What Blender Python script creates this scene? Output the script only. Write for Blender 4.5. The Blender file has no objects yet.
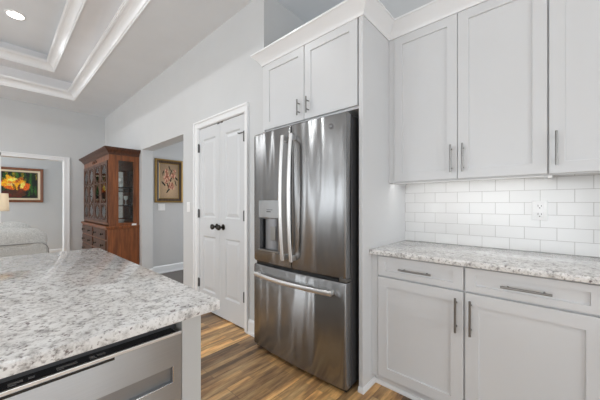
import bpy, bmesh, math, random
from mathutils import Vector, Matrix
C = bpy.context.scene.collection
sc = bpy.context.scene
random.seed(7)
PI = math.pi

# ------------------------------------------------------------------ camera
H = 1.218
cam = bpy.data.cameras.new('camera'); cam.lens = 16.5; cam.sensor_width = 36; cam.shift_y = 3.8/600
cam.clip_start = 0.02
camo = bpy.data.objects.new('camera', cam); C.objects.link(camo)
camo.location = (0, 0, H); camo.rotation_euler = (PI/2, 0, math.radians(42.18))
sc.camera = camo

# ------------------------------------------------------------------ world, daylight, exposure
w = bpy.data.worlds.new('world'); sc.world = w; w.use_nodes = True
w.node_tree.nodes['Background'].inputs[0].default_value = (0.93, 0.96, 1, 1)
w.node_tree.nodes['Background'].inputs[1].default_value = 1.5
sc.view_settings.view_transform = 'Standard'; sc.view_settings.look = 'None'
sc.view_settings.exposure = 0.0; sc.view_settings.gamma = 1; sc.view_settings.use_curve_mapping = False
sc.cycles.max_bounces = 12; sc.cycles.diffuse_bounces = 6; sc.cycles.use_denoising = True
sc.cycles.sample_clamp_indirect = 6

def area(name, loc, rot, sx, sy, power, col=(1, 1, 1)):
    l = bpy.data.lights.new(name, 'AREA'); l.shape = 'RECTANGLE'; l.size = sx; l.size_y = sy
    l.energy = power; l.color = col
    o = bpy.data.objects.new(name, l); C.objects.link(o); o.location = loc; o.rotation_euler = rot
    return o
# daylight entering through the windows (south wall, east wall) plus added lamps for the side rooms
DAY = (0.91, 0.965, 1)
SOUTH = [(-6.9, -5.7), (-5.3, -4.1), (-3.7, -2.5), (-2.0, 0.6)]
for a, b in SOUTH:
    area('window_daylight', ((a+b)/2, -4.55, 1.45), (PI/2, 0, 0), b-a, 2.3, (17 if a > -3 else 30)*(b-a), DAY)
EAST = [(-3.4, -1.6), (-0.9, 1.3)]
for a, b in EAST:
    area('window_daylight', (3.12, (a+b)/2, 1.5), (0, PI/2, 0), 1.7, b-a, 19*(b-a), DAY)
area('den_fill', (-8.1, -2.35, 1.5), (PI/2, 0, 0), 1.3, 1.8, 56, DAY)  # unseen area lamp added to brighten the den, no window built
area('hall_fill', (-4.2, 4.35, 1.5), (PI/2, 0, PI), 1.0, 1.8, 20, DAY)  # unseen area lamp added to brighten the hall, no window built

# ------------------------------------------------------------------ materials
def mat(name, col=(0.8, 0.8, 0.8), rough=0.5, metal=0.0, spec=None):
    m = bpy.data.materials.new(name); m.use_nodes = True
    b = m.node_tree.nodes['Principled BSDF']
    b.inputs['Base Color'].default_value = (*col, 1); b.inputs['Roughness'].default_value = rough
    b.inputs['Metallic'].default_value = metal
    if spec is not None: b.inputs['Specular IOR Level'].default_value = spec
    return m
def nodes(m): return m.node_tree.nodes, m.node_tree.links, m.node_tree.nodes['Principled BSDF']
def coords(m, scale=(1, 1, 1), rot=(0, 0, 0), kind='Object', loc=(0, 0, 0)):
    n, l, b = nodes(m)
    tc = n.new('ShaderNodeTexCoord'); mp = n.new('ShaderNodeMapping')
    mp.inputs['Scale'].default_value = scale; mp.inputs['Rotation'].default_value = rot; mp.inputs['Location'].default_value = loc
    l.new(tc.outputs[kind], mp.inputs['Vector']); return mp.outputs['Vector']
def noise(m, vec, scale, detail=4, rough=0.5):
    n, l, b = nodes(m); t = n.new('ShaderNodeTexNoise'); t.inputs['Scale'].default_value = scale
    t.inputs['Detail'].default_value = detail; t.inputs['Roughness'].default_value = rough
    l.new(vec, t.inputs['Vector']); return t.outputs['Fac']
def ramp(m, fac, stops):
    n, l, b = nodes(m); r = n.new('ShaderNodeValToRGB'); e = r.color_ramp.elements
    while len(e) > 1: e.remove(e[-1])
    for i, (p, c) in enumerate(stops):
        x = e[0] if i == 0 else e.new(p)
        x.position = p; x.color = (*c, 1)
    l.new(fac, r.inputs[0]); return r.outputs[0]
def mix(m, a, b_, fac, mode='MIX'):
    n, l, b = nodes(m); x = n.new('ShaderNodeMix'); x.data_type = 'RGBA'; x.blend_type = mode
    for s, v in ((0, fac), (6, a), (7, b_)):
        if isinstance(v, (int, float)): x.inputs[s].default_value = v
        elif isinstance(v, tuple): x.inputs[s].default_value = (*v, 1)
        else: l.new(v, x.inputs[s])
    return x.outputs[2]
def setcol(m, out): m.node_tree.links.new(out, m.node_tree.nodes['Principled BSDF'].inputs['Base Color'])
def bump(m, h, strength=0.2, dist=0.01):
    n, l, b = nodes(m); x = n.new('ShaderNodeBump'); x.inputs['Strength'].default_value = strength
    x.inputs['Distance'].default_value = dist; l.new(h, x.inputs['Height']); l.new(x.outputs[0], b.inputs['Normal'])

def paint(name, col, rough, amp=0.03):
    m = mat(name, col, rough); v = coords(m)
    f = noise(m, v, 60, 3)
    setcol(m, ramp(m, noise(m, v, 3, 3), [(0.3, tuple(c*(1-amp) for c in col)), (0.7, col)]))
    bump(m, f, 0.05, 0.002); return m
M = {}
M['wall'] = paint('wall_paint', (0.62, 0.63, 0.635), 0.6)
M['wall_hall'] = paint('hall_wall_paint', (0.58, 0.58, 0.58), 0.6)
M['ceiling'] = paint('ceiling_paint', (0.79, 0.82, 0.85), 0.8)
M['tray'] = paint('tray_ceiling_paint', (0.80, 0.80, 0.81), 0.45)
M['trim'] = paint('trim_paint', (0.84, 0.85, 0.86), 0.28, 0.01)
M['cab'] = paint('cabinet_paint', (0.67, 0.678, 0.688), 0.33, 0.01)
M['island'] = paint('grey_island_paint', (0.52, 0.52, 0.51), 0.4, 0.01)
M['hinge'] = mat('dark_satin_hinge', (0.10, 0.10, 0.10), 0.5, 0.2)
M['door'] = paint('door_paint', (0.655, 0.67, 0.685), 0.35, 0.01)
M['black'] = mat('black_plastic', (0.012, 0.012, 0.013), 0.25)
M['dark'] = mat('dark_gap', (0.02, 0.02, 0.02), 0.8)
M['case'] = mat('dark_grey_case', (0.05, 0.05, 0.053), 0.45)
M['nickel'] = mat('brushed_nickel', (0.27, 0.265, 0.255), 0.32, 1)
M['handle'] = mat('satin_steel_handle', (0.80, 0.80, 0.80), 0.42, 1)
M['nickel2'] = mat('satin_grey_chute', (0.27, 0.27, 0.28), 0.45, 0.6)
M['badge'] = mat('grey_badge', (0.16, 0.16, 0.165), 0.4, 0.6)
M['bright'] = mat('polished_steel', (0.75, 0.75, 0.76), 0.2, 1)
M['bronze'] = mat('dark_bronze', (0.05, 0.045, 0.04), 0.3, 1)
M['plastic'] = mat('white_plastic', (0.85, 0.85, 0.85), 0.3)
M['slot'] = mat('outlet_slot', (0.05, 0.04, 0.04), 0.6)

def steel(name, col, rough, wav, aniso=0.8, rot=0.0):
    m = mat(name, col, rough, 1); n, l, b = nodes(m)
    b.inputs['Anisotropic'].default_value = aniso; b.inputs['Anisotropic Rotation'].default_value = rot
    tg = n.new('ShaderNodeTangent'); tg.direction_type = 'RADIAL'; tg.axis = 'Z'
    l.new(tg.outputs[0], b.inputs['Tangent'])
    v = coords(m, (1, 1, 0.09)); f = noise(m, v, 6.5, 1)
    v2 = coords(m, (2, 2, 260)); g = noise(m, v2, 3, 2)
    setcol(m, ramp(m, g, [(0.3, tuple(c*0.93 for c in col)), (0.7, col)]))
    bump(m, f, 0.5, wav); return m
M['steel'] = steel('brushed_stainless_steel', (0.31, 0.312, 0.315), 0.26, 0.05, 0.96, 0.25)
M['steel_dw'] = steel('dishwasher_stainless_steel', (0.50, 0.52, 0.54), 0.38, 0.004, 0.8, 0.25)
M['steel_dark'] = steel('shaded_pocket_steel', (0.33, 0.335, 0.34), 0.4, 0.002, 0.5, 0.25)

# granite
def granite():
    m = mat('speckled_white_granite', (0.8, 0.8, 0.78), 0.09)
    v = coords(m); v2 = coords(m, (1, 1, 1), (0.4, 0.3, 0.2), loc=(3, 5, 1))
    base = ramp(m, noise(m, v, 30, 6, 0.7), [(0.36, (0.40, 0.385, 0.375)), (0.44, (0.68, 0.665, 0.65)), (0.53, (0.86, 0.85, 0.835))])
    cl = ramp(m, noise(m, v2, 6, 3, 0.6), [(0.35, (0.86, 0.85, 0.84)), (0.6, (1, 1, 1))])
    c = mix(m, base, cl, 1.0, 'MULTIPLY')
    sp = ramp(m, noise(m, v2, 85, 3, 0.6), [(0.33, (0.18, 0.16, 0.16)), (0.39, (0.6, 0.58, 0.57)), (0.46, (1, 1, 1))])
    c = mix(m, c, sp, 0.75, 'MULTIPLY')
    dk = ramp(m, noise(m, v2, 44, 3, 0.6), [(0.30, (0.20, 0.15, 0.15)), (0.36, (1, 1, 1))])
    c = mix(m, c, dk, 0.85, 'MULTIPLY')
    setcol(m, c); return m
M['granite'] = granite()

# subway tile: world aligned through object origin at X=0.035, z=0.914
def tile():
    m = mat('glossy_subway_tile', (0.86, 0.86, 0.85), 0.12); n, l, b = nodes(m)
    tc = n.new('ShaderNodeTexCoord'); sp = n.new('ShaderNodeSeparateXYZ'); cb = n.new('ShaderNodeCombineXYZ')
    l.new(tc.outputs['Object'], sp.inputs[0]); l.new(sp.outputs[0], cb.inputs[0]); l.new(sp.outputs[2], cb.inputs[1])
    br = n.new('ShaderNodeTexBrick'); l.new(cb.outputs[0], br.inputs['Vector'])
    br.offset = 0.5; br.inputs['Scale'].default_value = 1
    br.inputs['Brick Width'].default_value = 0.1535; br.inputs['Row Height'].default_value = 0.0780
    br.inputs['Mortar Size'].default_value = 0.0013; br.inputs['Mortar Smooth'].default_value = 0.35
    br.inputs['Color1'].default_value = (0.79, 0.79, 0.785, 1); br.inputs['Color2'].default_value = (0.76, 0.76, 0.755, 1)
    br.inputs['Mortar'].default_value = (0.45, 0.44, 0.42, 1)
    l.new(br.outputs['Color'], b.inputs['Base Color'])
    inv = n.new('ShaderNodeMath'); inv.operation = 'SUBTRACT'; inv.inputs[0].default_value = 1; l.new(br.outputs['Fac'], inv.inputs[1])
    nz = noise(m, tc.outputs['Object'], 14, 2)
    ad = n.new('ShaderNodeMath'); ad.operation = 'MULTIPLY_ADD'; ad.inputs[1].default_value = 0.25
    l.new(nz, ad.inputs[0]); l.new(inv.outputs[0], ad.inputs[2])
    bump(m, ad.outputs[0], 0.5, 0.003); return m
M['tile'] = tile()

# vinyl plank floor: planks run along Y, 0.18 wide
def floor_mat():
    m = mat('rustic_wood_plank', (0.3, 0.2, 0.1), 0.32); n, l, b = nodes(m)
    tc = n.new('ShaderNodeTexCoord'); sp = n.new('ShaderNodeSeparateXYZ'); cb = n.new('ShaderNodeCombineXYZ')
    l.new(tc.outputs['Object'], sp.inputs[0]); l.new(sp.outputs[1], cb.inputs[0]); l.new(sp.outputs[0], cb.inputs[1])
    def brick(wd, rh, ms, off):
        br = n.new('ShaderNodeTexBrick'); l.new(cb.outputs[0], br.inputs['Vector']); br.offset = off; br.offset_frequency = 2
        br.inputs['Scale'].default_value = 1; br.inputs['Brick Width'].default_value = wd; br.inputs['Row Height'].default_value = rh
        br.inputs['Mortar Size'].default_value = ms; br.inputs['Bias'].default_value = 0
        br.inputs['Color1'].default_value = (0, 0, 0, 1); br.inputs['Color2'].default_value = (1, 1, 1, 1); br.inputs['Mortar'].default_value = (0.5, 0.5, 0.5, 1)
        return br
    pl = brick(0.92, 0.150, 0.0010, 0.37)       # planks
    st = brick(0.55, 0.050, 0.0002, 0.61)       # tonal strips inside each plank
    r = n.new('ShaderNodeSeparateColor'); l.new(pl.outputs['Color'], r.inputs[0])
    r2 = n.new('ShaderNodeSeparateColor'); l.new(st.outputs['Color'], r2.inputs[0])
    wv = n.new('ShaderNodeCombineXYZ')           # grain vector, offset per plank
    mx = n.new('ShaderNodeMath'); mx.operation = 'MULTIPLY_ADD'; mx.inputs[1].default_value = 8; l.new(sp.outputs[0], mx.inputs[0])
    mo = n.new('ShaderNodeMath'); mo.operation = 'MULTIPLY'; mo.inputs[1].default_value = 37; l.new(r.outputs[0], mo.inputs[0]); l.new(mo.outputs[0], mx.inputs[2])
    l.new(mx.outputs[0], wv.inputs[0]); l.new(sp.outputs[1], wv.inputs[1]); l.new(mo.outputs[0], wv.inputs[2])
    g1 = noise(m, wv.outputs[0], 2.2, 5, 0.6)
    g2 = noise(m, wv.outputs[0], 11, 4, 0.6)
    col = ramp(m, g1, [(0.30, (0.17, 0.105, 0.065)), (0.43, (0.38, 0.235, 0.12)), (0.54, (0.62, 0.41, 0.20)), (0.66, (0.80, 0.59, 0.32))])
    tone = ramp(m, r.outputs[0], [(0.0, (0.42, 0.40, 0.42)), (0.35, (0.75, 0.70, 0.68)), (0.65, (1.05, 0.98, 0.88)), (1.0, (1.35, 1.22, 1.0))])
    tone2 = ramp(m, r2.outputs[0], [(0.0, (0.50, 0.50, 0.54)), (0.5, (0.95, 0.93, 0.92)), (1.0, (1.35, 1.25, 1.08))])
    c = mix(m, col, tone, 1.0, 'MULTIPLY'); c = mix(m, c, tone2, 0.8, 'MULTIPLY')
    gr = ramp(m, g2, [(0.3, (0.74, 0.72, 0.70)), (0.6, (1.1, 1.1, 1.1))]); c = mix(m, c, gr, 0.8, 'MULTIPLY')
    c = mix(m, c, (0.05, 0.03, 0.02), pl.outputs['Fac'])
    setcol(m, c)
    inv = n.new('ShaderNodeMath'); inv.operation = 'SUBTRACT'; l.new(g2, inv.inputs[0]); l.new(pl.outputs['Fac'], inv.inputs[1])
    bump(m, inv.outputs[0], 0.25, 0.002); return m
M['floor'] = floor_mat()
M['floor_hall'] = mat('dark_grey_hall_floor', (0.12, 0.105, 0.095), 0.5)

def wood(name, c1, c2, rough=0.25, sc_=(14, 14, 1.2)):
    m = mat(name, c2, rough); v = coords(m, sc_)
    setcol(m, ramp(m, noise(m, v, 2.2, 5, 0.6), [(0.3, c1), (0.65, c2)])); return m
M['cherry'] = wood('cherry_wood', (0.11, 0.034, 0.011), (0.29, 0.092, 0.026), 0.38)
M['cherry_dark'] = wood('cherry_wood_frame', (0.045, 0.017, 0.009), (0.115, 0.042, 0.019), 0.42)
M['walnut'] = wood('red_brown_frame_wood', (0.13, 0.04, 0.015), (0.25, 0.085, 0.03), 0.3)
M['gold'] = mat('antique_gold', (0.36, 0.23, 0.08), 0.45, 0.7)
M['umber'] = wood('umber_frame', (0.03, 0.018, 0.010), (0.10, 0.055, 0.025), 0.35)
M['liner'] = mat('cream_liner', (0.72, 0.62, 0.45), 0.7)
M['mirror'] = mat('mirror_back', (0.90, 0.93, 0.91), 0.06, 1)
def glass():
    m = mat('clear_glass', (0.9, 0.95, 0.94), 0.02)
    n, l, b = nodes(m); out = n['Material Output']
    tr = n.new('ShaderNodeBsdfTransparent'); gl = n.new('ShaderNodeBsdfGlossy'); gl.inputs['Roughness'].default_value = 0.03
    fr = n.new('ShaderNodeFresnel'); fr.inputs[0].default_value = 1.5; ms = n.new('ShaderNodeMixShader')
    tr.inputs[0].default_value = (0.97, 0.985, 0.98, 1)
    l.new(fr.outputs[0], ms.inputs[0]); l.new(tr.outputs[0], ms.inputs[1]); l.new(gl.outputs[0], ms.inputs[2]); l.new(ms.outputs[0], out.inputs['Surface'])
    return m
M['glass'] = glass()
def fabric(name, c1, c2, s=160):
    m = mat(name, c2, 0.9); v = coords(m)
    f = noise(m, v, s, 3, 0.7); setcol(m, ramp(m, f, [(0.35, c1), (0.65, c2)])); bump(m, f, 0.4, 0.004); return m
M['sofa'] = fabric('grey_tweed', (0.32, 0.32, 0.31), (0.64, 0.635, 0.61), 120)
M['welt'] = fabric('grey_welt', (0.17, 0.17, 0.17), (0.30, 0.30, 0.29), 90)
M['shade'] = mat('linen_lamp_shade', (0.85, 0.80, 0.72), 0.8)
_n, _l, _b = nodes(M['shade']); _t = _n.new('ShaderNodeBsdfTranslucent'); _t.inputs[0].default_value = (0.85, 0.78, 0.66, 1)
_m = _n.new('ShaderNodeMixShader'); _m.inputs[0].default_value = 0.45; _l.new(_b.outputs[0], _m.inputs[1]); _l.new(_t.outputs[0], _m.inputs[2]); _l.new(_m.outputs[0], _n['Material Output'].inputs['Surface'])
def emit(name, col, s):
    m = mat(name, col, 0.5); n, l, b = nodes(m)
    b.inputs['Emission Color'].default_value = (*col, 1); b.inputs['Emission Strength'].default_value = s; return m
M['led'] = emit('led_diffuser', (1, 0.98, 0.95), 12)
M['lamp_disc'] = emit('downlight_lens', (1, 0.97, 0.92), 9)
M['icon'] = mat('grey_icon_print', (0.30, 0.30, 0.30), 0.5)
M['ceramic'] = mat('white_ceramic', (0.8, 0.8, 0.78), 0.15)

# ------------------------------------------------------------------ helpers
def abox(bm, lo, hi, bev=0.0):
    g = bmesh.ops.create_cube(bm, size=1)['verts']
    c = [(lo[i]+hi[i])/2 for i in range(3)]; s = [abs(hi[i]-lo[i]) for i in range(3)]
    for v in g: v.co = Vector((v.co[i]*s[i]+c[i] for i in range(3)))
    if bev > 0:
        es = list({e for v in g for e in v.link_edges})
        bmesh.ops.bevel(bm, geom=es, offset=min(bev, min(s)*0.45), segments=2, profile=0.5, affect='EDGES')
def acyl(bm, p, q, r, r2=None, seg=20):
    p, q = Vector(p), Vector(q); d = q-p
    m = Matrix.Translation((p+q)/2) @ d.to_track_quat('Z', 'Y').to_matrix().to_4x4()
    bmesh.ops.create_cone(bm, cap_ends=True, segments=seg, radius1=r, radius2=r if r2 is None else r2, depth=d.length, matrix=m)
def atube(bm, pts, r, seg=10, sx=1.0, sy=1.0, up=Vector((0, 0, 1))):
    """sweep an ellipse (r*sx along side, r*sy along normal) along pts"""
    pts = [Vector(p) for p in pts]; rings = []
    for i, p in enumerate(pts):
        d = (pts[min(i+1, len(pts)-1)]-pts[max(i-1, 0)]).normalized()
        a = d.cross(up).normalized(); b = a.cross(d).normalized()
        rings.append([bm.verts.new(p+a*math.cos(t)*r*sx+b*math.sin(t)*r*sy) for t in [2*PI*k/seg for k in range(seg)]])
    for A, B in zip(rings, rings[1:]):
        for k in range(seg): bm.faces.new((A[k], A[(k+1) % seg], B[(k+1) % seg], B[k]))
    bm.faces.new(rings[0][::-1]); bm.faces.new(rings[-1])
def alathe(bm, prof, origin, axis='Z', seg=28):
    """prof = [(radius, height)], axis Z or '-Y' or 'X'"""
    o = Vector(origin); rings = []
    for r, h in prof:
        ring = []
        for k in range(seg):
            t = 2*PI*k/seg; a, b = r*math.cos(t), r*math.sin(t)
            v = {'Z': (a, b, h), '-Y': (a, -h, b), 'X': (h, a, b)}[axis]
            ring.append(bm.verts.new(o+Vector(v)))
        rings.append(ring)
    for A, B in zip(rings, rings[1:]):
        for k in range(seg): bm.faces.new((A[k], A[(k+1) % seg], B[(k+1) % seg], B[k]))
    bm.faces.new(rings[0]); bm.faces.new(rings[-1])
def aloft(bm, rects, f):
    """rects = [(u0,u1,v0,v1,d)] closed solid through rectangle rings; f(u,v,d)->xyz"""
    rs = []
    for u0, u1, v0, v1, d in rects:
        rs.append([bm.verts.new(f(*c, d)) for c in ((u0, v0), (u1, v0), (u1, v1), (u0, v1))])
    for A, B in zip(rs, rs[1:]):
        for k in range(4): bm.faces.new((A[k], A[(k+1) % 4], B[(k+1) % 4], B[k]))
    bm.faces.new(rs[0]); bm.faces.new(rs[-1])
def asweep(bm, path, prof, closed=False, m0=0, m1=0):
    """extrude 2D profile prof=[(out, z)] along horizontal path [(x,y)], mitred; 'out' is to the right of travel"""
    n = len(path); rings = []
    for i in range(n):
        p = Vector(path[i])
        d1 = (p-Vector(path[i-1])).normalized() if (i > 0 or closed) else None
        d2 = (Vector(path[(i+1) % n])-p).normalized() if (i < n-1 or closed) else None
        if d1 is None: d1 = d2
        if d2 is None: d2 = d1
        n1 = Vector((d1.y, -d1.x)); n2 = Vector((d2.y, -d2.x)); m = (n1+n2).normalized(); m /= max(0.2, m.dot(n1))
        e = d1*m1 if i == n-1 and not closed else (d1*-m0 if i == 0 and not closed else Vector((0, 0)))
        rings.append([bm.verts.new((p.x+m.x*o+e.x*o, p.y+m.y*o+e.y*o, z)) for o, z in prof])
    k = len(prof); pairs = list(zip(rings, rings[1:]))
    if closed: pairs.append((rings[-1], rings[0]))
    for A, B in pairs:
        for j in range(k): bm.faces.new((A[j], A[(j+1) % k], B[(j+1) % k], B[j]))
    if not closed: bm.faces.new(rings[0]); bm.faces.new(rings[-1][::-1])
def worldpos(o):
    v = Vector((0, 0, 0))
    while o: v += o.location; o = o.parent
    return v
def obj(name, bm, m, parent=None, smooth=False, origin=None, keep=False):
    bmesh.ops.recalc_face_normals(bm, faces=bm.faces)
    me = bpy.data.meshes.new(name)
    if origin is None:
        xs = [v.co for v in bm.verts]
        lo = [min(v[i] for v in xs) for i in range(3)]; hi = [max(v[i] for v in xs) for i in range(3)]
        origin = ((lo[0]+hi[0])/2, (lo[1]+hi[1])/2, lo[2])
    bmesh.ops.translate(bm, verts=bm.verts, vec=-Vector(origin))
    bm.to_mesh(me); bm.free()
    for mm in (m if isinstance(m, (list, tuple)) else [m]): me.materials.append(mm)
    if smooth:
        for p in me.polygons: p.use_smooth = True
        try: me.set_sharp_from_angle(angle=math.radians(35))
        except Exception: pass
    o = bpy.data.objects.new(name, me); C.objects.link(o); o.parent = parent
    o.location = Vector(origin)-(worldpos(parent) if parent else Vector((0, 0, 0)))
    return o
def thing(name, label, cat, loc, group=None):
    o = bpy.data.objects.new(name, None); C.objects.link(o); o.location = loc; o.empty_display_size = 0.1
    o['label'] = label; o['category'] = cat
    if group: o['group'] = group
    return o
def tag(o, label, cat, group=None):
    o['label'] = label; o['category'] = cat
    if group: o['group'] = group
    return o
def struct(name, bm, m, parent=None, **k):
    o = obj(name, bm, m, parent, **k)
    if parent is None: o['kind'] = 'structure'
    return o
def boxes(lst, bev=0.0):
    bm = bmesh.new()
    for lo, hi in lst: abox(bm, lo, hi, bev)
    return bm
B = bmesh.new
def front(u, v, d): return (u, d, v)          # panels facing -Y: u=x, v=z, d=y

# ------------------------------------------------------------------ room shell
ZC = 3.11; YW = 1.60; YB = 2.295; XF = -7.229; XA = -1.883
struct('floor', boxes([((-9.2, -4.8, -0.1), (3.3, YW+0.08, 0)), ((-3.31, YW+0.08, -0.1), (3.3, 4.6, 0))]), M['floor'], origin=(0.07, 0.1, 0))
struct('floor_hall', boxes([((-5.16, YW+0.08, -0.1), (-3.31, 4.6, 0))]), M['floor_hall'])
# kitchen-side wall with hall opening and pantry opening
T = 0.17
struct('wall_left', boxes([((XF, YW, 0), (-4.94, YW+T, ZC)), ((-4.94, YW, 2.107), (-3.455, YW+T, ZC)),
    ((-3.455, YW, 0), (-3.06, YW+T, ZC)), ((-3.06, YW, 2.10), (-2.15, YW+T, ZC)), ((-2.15, YW, 0), (XA, YW+T, ZC)),
    ((XA-0.10, YW+T, 0), (XA, YB, ZC))]), M['wall'])
struct('wall_back', boxes([((XA-0.10, YB, 0), (3.3, YB+0.12, ZC))]), M['wall'])
struct('wall_far', boxes([((XF-0.14, 0.935, 0), (XF, YW+T, ZC)), ((XF-0.14, -1.3, 2.09), (XF, 0.935, ZC)), ((XF-0.14, -4.8, 0), (XF, -1.3, ZC)) ]), M['wall'])
WALL_X = -8.8
struct('wall_den', boxes([((WALL_X-0.12, -2.6, 0), (WALL_X, 1.9, 2.75)), ((WALL_X, 1.78, 0), (XF-0.14, 1.9, 2.75))]), M['wall'])
struct('ceiling_den', boxes([((WALL_X-0.12, -2.6, 2.75), (XF-0.14, 1.9, 2.85))]), M['ceiling'])
struct('wall_hall', boxes([((-5.16, YW+T, 0), (-5.04, 4.6, 2.75)), ((-3.43, YW+T, 0), (-3.31, 4.6, 2.75))]), M['wall_hall'])
struct('ceiling_hall', boxes([((-5.16, YW+T, 2.75), (-3.31, 4.6, 2.85))]), M['ceiling'])
# tray ceiling: lower level with hole, riser, second level with hole, riser, top
TX0, TX1, TY0, TY1 = -6.455, 1.4, -3.6, 0.967
ST = 0.31; Z2 = 3.42; Z3 = 3.68
def ring_slab(bm, ox0, ox1, oy0, oy1, ix0, ix1, iy0, iy1, z0, z1):
    for a in (((ox0, oy0, z0), (ix0, oy1, z1)), ((ix1, oy0, z0), (ox1, oy1, z1)), ((ix0, oy0, z0), (ix1, iy0, z1)), ((ix0, iy1, z0), (ix1, oy1, z1))): abox(bm, *a)
bm = B(); ring_slab(bm, XF-0.14, 3.3, -4.8, YB+0.12, TX0, TX1, TY0, TY1, ZC, ZC+0.1)
struct('ceiling', bm, M['ceiling'])
ax0, ax1, ay0, ay1 = TX0+ST, TX1-ST, TY0+ST, TY1-ST
bm = B(); ring_slab(bm, TX0-0.1, TX1+0.1, TY0-0.1, TY1+0.1, TX0, TX1, TY0, TY1, ZC+0.1, Z2)
ring_slab(bm, TX0-0.1, TX1+0.1, TY0-0.1, TY1+0.1, ax0, ax1, ay0, ay1, Z2, Z2+0.1)
ring_slab(bm, ax0-0.1, ax1+0.1, ay0-0.1, ay1+0.1, ax0, ax1, ay0, ay1, Z2+0.1, Z3)
struct('ceiling_tray', bm, M['tray'])
struct('ceiling_tray_top', boxes([((ax0-0.1, ay0-0.1, Z3), (ax1+0.1, ay1+0.1, Z3+0.1))]), M['ceiling'])
def crown_prof(z, h, p):
    # profile: out from the riser face, from bottom to top
    pts = [(0, 0), (0.010, 0), (0.014, 0.006), (0.010, 0.014), (0.010, 0.020), (0.020, 0.022), (0.022, 0.036)]
    for k in range(7):
        t = k/6*PI/2; pts.append((0.022+(p-0.04)*(1-math.cos(t)), 0.036+(h-0.066)*math.sin(t)))
    pts += [(p-0.018, h-0.024), (p-0.010, h-0.024), (p-0.006, h-0.018), (p-0.010, h-0.013), (p, h-0.011), (p, h), (0, h)]
    return [(o, z+y) for o, y in pts]
def tray_crown(n, x0, x1, y0, y1, z):
    bm = B(); asweep(bm, [(x0, y0), (x0, y1), (x1, y1), (x1, y0)], crown_prof(z, 0.135, 0.115), True)
    struct(n, bm, M['trim'])
tray_crown('trim_1', TX0, TX1, TY0, TY1, ZC-0.004)
tray_crown('trim_2', ax0, ax1, ay0, ay1, Z2-0.004)
# walls behind the camera with their windows
def wall_with(name, fixed, lo, hi, wins, z0, z1, axis):
    bm = B(); x = lo
    def bx(a, b, c, d):
        if axis == 'Y': abox(bm, (a, fixed-0.1, c), (b, fixed, d))
        else: abox(bm, (fixed, a, c), (fixed+0.1, b, d))
    for a, b in wins:
        bx(x, a, 0, ZC); bx(a, b, 0, z0); bx(a, b, z1, ZC); x = b
    bx(x, hi, 0, ZC); struct(name, bm, M['wall'])
wall_with('wall_south', -4.5, XF, 3.1, SOUTH, 0.25, 2.65, 'Y')
wall_with('wall_east', 3.0, -4.5, YB, EAST, 0.60, 2.40, 'X')
n_ = 1
for a, b in SOUTH:
    bm = B(); m_ = (a+b)/2
    for lo, hi in (((a, -4.56, 0.25), (a+0.06, -4.47, 2.65)), ((b-0.06, -4.56, 0.25), (b, -4.47, 2.65)), ((a, -4.56, 0.25), (b, -4.47, 0.31)), ((a, -4.56, 2.59), (b, -4.47, 2.65)), ((a, -4.56, 1.42), (b, -4.5, 1.48)), ((m_-0.02, -4.56, 0.25), (m_+0.02, -4.5, 2.65))): abox(bm, lo, hi)
    struct('window_%d' % n_, bm, M['trim']); n_ += 1
for a, b in EAST:
    bm = B()
    for lo, hi in (((2.97, a, 0.6), (3.06, a+0.06, 2.4)), ((2.97, b-0.06, 0.6), (3.06, b, 2.4)), ((2.97, a, 0.6), (3.06, b, 0.66)), ((2.97, a, 2.34), (3.06, b, 2.4)), ((3.0, a, 1.47), (3.06, b, 1.53))): abox(bm, lo, hi)
    struct('window_%d' % n_, bm, M['trim']); n_ += 1
# baseboards
def bboard(name, path):
    bm = B(); asweep(bm, path, [(0, 0), (0.022, 0), (0.022, 0.02), (0.014, 0.028), (0.014, 0.115), (0.008, 0.128), (0, 0.135)])
    struct(name, bm, M['trim'])
bboard('baseboard_left', [(XF, YW), (-4.94, YW), (-4.94, YW+T-0.002)])
bboard('baseboard_pier', [(-3.455, YW+T), (-3.455, YW), (-3.155, YW)])
bboard('baseboard_pantry', [(-2.095, YW), (XA, YW)])
bboard('baseboard_hall', [(-5.04, YW+T), (-5.04, 4.5)])
bboard('baseboard_far', [(XF, 1.0), (XF, YW)])
bboard('baseboard_den', [(WALL_X, -2.5), (WALL_X, 1.78)])
# casing of the wide opening to the den
bm = B()
for lo, hi in (((XF, 0.911, 0), (XF+0.016, 1.000, 2.155)), ((XF, -0.04, 2.078), (XF+0.016, 0.911, 2.155)), ((XF, -0.06, 0), (XF+0.016, 0.055, 2.165))): abox(bm, lo, hi, 0.003)
for lo, hi in (((XF+0.014, 0.975, 0), (XF+0.026, 1.000, 2.155)), ((XF+0.014, -0.06, 2.133), (XF+0.026, 0.975, 2.155)), ((XF-0.14, 0.905, 0), (XF, 0.94, 2.09)), ((XF-0.14, 0.0, 2.078), (XF, 0.905, 2.10))): abox(bm, lo, hi, 0.002)
struct('trim_3', bm, M['trim'])
bm = boxes([((XF-0.14, -1.3, 0), (XF, 0.0, 2.10))]); struct('wall_far_pier', bm, M['wall'])
# pantry casing
bm = B()
for lo, hi in (((-3.151, YW-0.016, 0), (-3.060, YW, 2.100)), ((-2.150, YW-0.016, 0), (-2.099, YW, 2.100)), ((-3.151, YW-0.016, 2.10), (-2.099, YW, 2.175)),
               ((-3.151, YW-0.026, 0), (-3.128, YW-0.014, 2.155)), ((-2.119, YW-0.026, 0), (-2.099, YW-0.014, 2.155)), ((-3.151, YW-0.026, 2.155), (-2.099, YW-0.014, 2.175)),
               ((-3.060, YW-0.008, 0), (-3.048, YW+T, 2.10)), ((-2.160, YW-0.008, 0), (-2.150, YW+T, 2.10)), ((-3.05, YW-0.008, 2.093), (-2.155, YW+T, 2.10)),
               ((-3.05, YW+0.045, 0), (-2.155, YW+0.06, 2.10))): abox(bm, lo, hi, 0.002)
struct('trim_4', bm, M['trim'])

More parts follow.
